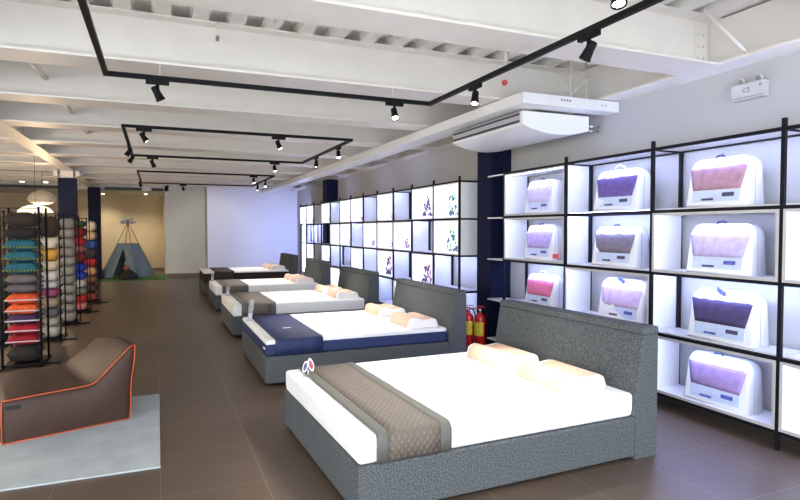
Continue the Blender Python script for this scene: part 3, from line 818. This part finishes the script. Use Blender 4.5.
racks = [
 ('nearest', -1.455, 7.80, .33, 1.81, [('dark brown',DB,.13,None),('very dark brown',(30,22,20),.105,None),('teal, yellow pompom edged',TE,.10,'pom'),('teal, yellow pompom edged',TE,.10,'pom'),('teal, yellow pompom edged',TE,.105,'pom'),('grey-brown',GB,.085,None),('greyish taupe',(92,84,86),.08,None),('orange, white piped',OR,.095,'white'),('bright orange, white piped',(220,92,40),.09,'white'),('dark purple, white piped',PU,.085,'white'),('red, white piped',RD,.09,'white'),('deep red, white piped',(150,16,36),.095,'white'),('dark grey-brown',DG,.15,None)]),
 ('second', -1.43, 9.45, .23, 1.80, [('dark brown',DB,.22,None),('white',CR,.12,None),('mustard yellow',YE,.12,None),('cream',(190,178,150),.105,None),('off-white',(186,182,176),.11,None),('pale grey',(170,170,175),.08,None),('red and blue',(130,60,90),.09,None),('beige taupe',(140,128,108),.11,None),('dark slate grey',MG,.10,None),('light stone',(150,148,132),.09,None),('light silver grey',(160,160,152),.12,None)]),
 ('third', -1.40, 11.0, .22, 1.80, [('silver grey',(140,136,130),.14,None)]+[('silver grey' if k%2 else 'pale silver grey',(150-8*(k%3),148-8*(k%3),142-6*(k%3)),.123,None) for k in range(10)]),
 ('fourth', -1.40, 12.5, .26, 1.78, [('dark green',(40,70,40),.10,None),('dark red',(110,16,30),.16,None),('red',(150,20,36),.13,None),('dusty pink',(130,86,80),.11,None),('wine red',(100,20,30),.16,None),('bright blue',(24,44,150),.14,None),('royal blue',(30,50,160),.12,None),('white',(180,175,170),.12,None),('grey',(120,118,116),.12,None),('scarlet',(180,36,26),.12,None),('red and white',(190,110,100),.12,None)]),
 ('fifth', -1.36, 14.0, .28, 1.80, [('cream',(180,170,150),.17,None),('beige',(165,145,120),.15,None),('blue',(30,60,140),.14,None),('dark charcoal',(40,38,44),.15,None),('red',(140,24,30),.15,None),('tan',(150,120,90),.14,None),('brown',(90,60,40),.14,None),('dark brown',(50,36,30),.14,None),('rust',(110,44,30),.14,None)]),
 ('outer', -2.10, 9.35, .30, 1.81, [('beige',(150,130,105),.15,None),('tan',(140,118,92),.14,None),('sand',(160,140,112),.14,None),('pale beige',(150,132,108),.14,None),('grey-green',(90,100,80),.14,None),('olive green',(70,96,60),.14,None),('dark green',(50,80,44),.14,None),('brown',(96,76,60),.15,None),('dark brown',(70,56,44),.15,None),('charcoal',(52,50,50),.15,None)]),
]
ORD = ['topmost','second from the top','third from the top','fourth from the top','fifth from the top','sixth from the top','seventh from the top','eighth from the top','ninth from the top','tenth from the top','eleventh from the top','twelfth from the top','lowest']
for ri,(nm,xc,yc,w,zt,items) in enumerate(racks):
    hw = w/2+.02; d = .44
    where = 'the %s rack' % nm if nm != 'outer' else 'the rack at the left picture edge'
    t = thing('cushion_rack', 'black metal cushion rack, %s' % ('%s of the receding row' % nm if nm != 'outer' else 'cut off by the left edge of the picture'), 'rack', (xc,yc,0), group='cushion racks')
    for sx in (-1,1):
        for yy in (0,d+.03):
            MB().tube([(sx*(hw+.008),yy-.015,0.02),(sx*(hw+.008),yy-.015,zt+.06)], .011 if ri else .014, 6).build('upright', M['black'], t)
        MB().box(sx*(hw+.008)-.012,-.12,0,sx*(hw+.008)+.012,d+.14,.02).build('foot_bar', M['black'], t)
    MB().box(hw+.022,.10,0.001,hw+.19,.125,.018).build('side_foot', M['black'], t)
    MB().box(-hw+.005,-.02,.03,hw-.005,d+.02,.045).build('base_shelf', M['black'], t)
    MB().tube([(-hw,-.015,zt+.04),(hw,-.015,zt+.04)], .005, 6).build('top_bar', M['black'], t)
    tot = sum(i[2] for i in items); sc_ = (zt-.05)/tot; z = zt
    for k,(cn,col,hh,trim) in enumerate(items):
        hh *= sc_; z -= hh
        o_ = ORD[k] if k < len(items)-1 else 'lowest'
        cn_ = cn.split(',')[0]; ex = cn[len(cn_):].replace(',','')
        cushion(xc, yc+d/2, z+.0005, w-.0, d-.02, hh-.001, col, '%s cushion%s, %s on %s' % (cn_, (' '+ex.strip()) if ex else '', o_, where), trim, seed=ri*31+k)

# ---------------------------------------------------------------- pendants, downlights, alcove
def pendant(x, y, z, r, h, m, label, power, flip=False, col=(1,.70,.42)):
    t = thing('pendant_lamp', label, 'pendant lamp', (x,y,z))
    prof = [(r,0),(r*.97,h*.25),(r*.75,h*.65),(r*.4,h*.9),(.03,h),(.02,h+.02)]
    if flip: prof = [(r*.35,-h*.35),(r*.8,-h*.22),(r,0),(r*.97,h*.3),(r*.7,h*.7),(.03,h)]
    o = MB().lathe(prof, seg=36, cap=True).build('lamp_shade', m, t)
    MB().tube([(0,0,h),(0,0,3.385-z)], .004, 6).build('cord', M['black'], t)
    l = bpy.data.lights.new('glow','POINT'); l.energy = power; l.color = col; l.shadow_soft_size = .12
    lo = bpy.data.objects.new('glow', l); COL.objects.link(lo); lo.parent = t; lo.location = (0,0,-h*.35-.15)
pendant(-2.16,13.0,1.93,.30,.16,M['shade'],'glowing white saucer pendant lamp above the cushion racks',26)
pendant(-2.50,15.9,2.30,.30,.26,M['shade2'],'beige rounded pendant lamp behind the white one',45,True)
pendant(-3.9,7.5,1.95,.30,.16,M['shade'],'unseen saucer pendant added over the left aisle to brighten the shop, nearer one',120,col=(1,.80,.58))  # out of view, added to brighten the far ceiling
pendant(-3.9,11.5,1.95,.30,.16,M['shade'],'unseen saucer pendant added over the left aisle to brighten the shop, further one',120,col=(1,.80,.58))  # second added lamp out of view, same purpose
for i,(x,y,zc) in enumerate(((-3.45,18.94,2.96),(-2.88,18.94,2.96),(-1.80,23.6,2.93),(-.36,23.2,2.93))):
    t = thing('downlight', ['recessed warm downlight at the far left of the lowered ceiling','recessed warm downlight right of the far left one','recessed warm downlight in the alcove, above the tent\'s left side','recessed warm downlight in the alcove, above the tent\'s right side'][i], 'downlight', (x,y,zc-.012), group='warm recessed downlights')
    MB().lathe([(.075,.0),(.075,.0115)], seg=20).build('rim', M['white'], t)
    MB().lathe([(.055,-.004),(.055,-.0005)], seg=20).build('lens', M['down'], t)
    l = bpy.data.lights.new('down','SPOT'); l.energy = 90 if i > 1 else 60; l.color = (1,.86,.66); l.spot_size = 2.4; l.spot_blend = .8; l.shadow_soft_size = .06
    lo = bpy.data.objects.new('down_beam', l); COL.objects.link(lo); lo.parent = t; lo.location = (0,0,-.02)
for i,(a,b) in enumerate(((-4.6,-2.6),(-1.55,-.45),(-.15,.22))):
    tag(B('linear_diffuser', M['acslot'], a,20.96,2.905,b,20.999,3.0), ['long dark slot diffuser on the bulkhead at the far left','dark slot diffuser on the bulkhead above the tent','short dark slot diffuser at the right end of the bulkhead'][i], 'vent', 'dark slot diffusers')
tag(B('access_box', M['steel'], -.42,20.9,2.90,-.18,20.998,3.06), 'small white box on the bulkhead between the slot diffusers', 'box')

# grass mat and tent
t = MB().box(-2.1,20.0,0,.24,22.5,.02).build('grass_mat', M['grass']); tag(t,'artificial green grass mat under the play tent','mat')
t = thing('play_tent', 'blue-grey canvas play tent on wooden poles on the grass mat', 'tent', (-.90,21.32,.036))
ang = math.radians(-74); R_ = .87; zc = 1.12; za = 1.78
cor = [Vector((R_*math.cos(ang+PI/2*k), R_*.80*math.sin(ang+PI/2*k), 0)) for k in range(4)]
apex = Vector((0,0,za)); 
for c in cor:
    tip = apex + (apex-c)*.06 
    MB().tube([c*.99,apex+(c-apex)*0.0+Vector((c.x*.02,c.y*.02,0)),tip-Vector((c.x*.02,c.y*.02,0))], .014, 6).build('pole', M['wood'], t)
def at(c, z): return c.lerp(apex, z/za)*1.0
order_ = sorted(range(4), key=lambda k: cor[k].y)      # nearest corner first
mbf, mbi = MB(), None
for k in range(4):
    a, b = cor[k]*1.03, cor[(k+1)%4]*1.03
    A0,B0,A1,B1 = a, b, at(a,zc), at(b,zc)
    midy = (a.y+b.y)/2; midx = (a.x+b.x)/2
    mb = MB()
    if midy < 0 and midx < 0:          # entrance face: two flaps and a lintel
        m0 = (A0+B0)/2
        top_ = (A1+B1)/2; ap = m0.lerp(top_,.86)
        pA, pB = A0.lerp(B0,.36), A0.lerp(B0,.86)
        for tri in ((A0,pA,ap,A1),(pB,B0,B1,ap),(A1,ap,B1)):
            mb._f([mb.bm.verts.new(p) for p in tri])
    else:
        mb._f([mb.bm.verts.new(p) for p in (A0,B0,B1,A1)])
    o = mb.build('canvas_panel', M['canvas'], t, fix=False); s_ = o.modifiers.new('s','SOLIDIFY'); s_.thickness = .008; s_.offset = 0
MB().tube([(0,0,za-.10),(0,0,za+.06)], .035, 8).build('tie', M['yelltie'], t)
for k in range(5):
    a = -1.35+.675*k
    prof_ = [(.004,0),(.045,.04),(.062,.10),(.045,.17),(.004,.22)]
    MB().lathe(prof_, seg=8, mtx=Matrix.Translation((.03*math.sin(a),-.02+.01*k,za+.02)) @ Matrix.Rotation(a,4,'Y') @ Matrix.Diagonal((1,.25,1 if abs(a) > .5 else .6,1))).build('bunting_leaf', M['flag'], t)
# dark bundle in the doorway
t = thing('floor_cushion', 'black beanbag cushion in the tent doorway', 'cushion', (-.86,20.42,.0205))
MB().lathe([(.27,0),(.30,.05),(.26,.14),(.16,.24),(.06,.30),(.01,.31)], seg=18).build('cushion_cover', M['darkcl'], t)
t = thing('soft_toy', 'small rose and cream soft bundle on the black cushion', 'toy', (-.92,20.44,.325))
MB().lathe([(.05,-.02),(.09,.04),(.07,.10),(.02,.14)], seg=14).build('body', M['pinkcl'], t)
MB().lathe([(.02,.135),(.055,.17),(.05,.22),(.01,.25)], seg=14).build('head', M['canvasin'], t)

# ---------------------------------------------------------------- light, world, view
w = bpy.data.worlds.new('world'); S.world = w; w.use_nodes = True
bg = w.node_tree.nodes['Background']; bg.inputs['Color'].default_value = (.88,.94,1.0,1); bg.inputs['Strength'].default_value = 4.0
vs = S.view_settings; vs.view_transform = 'Standard'; vs.look = 'None'; vs.exposure = 0.55; vs.gamma = 1; vs.use_curve_mapping = False
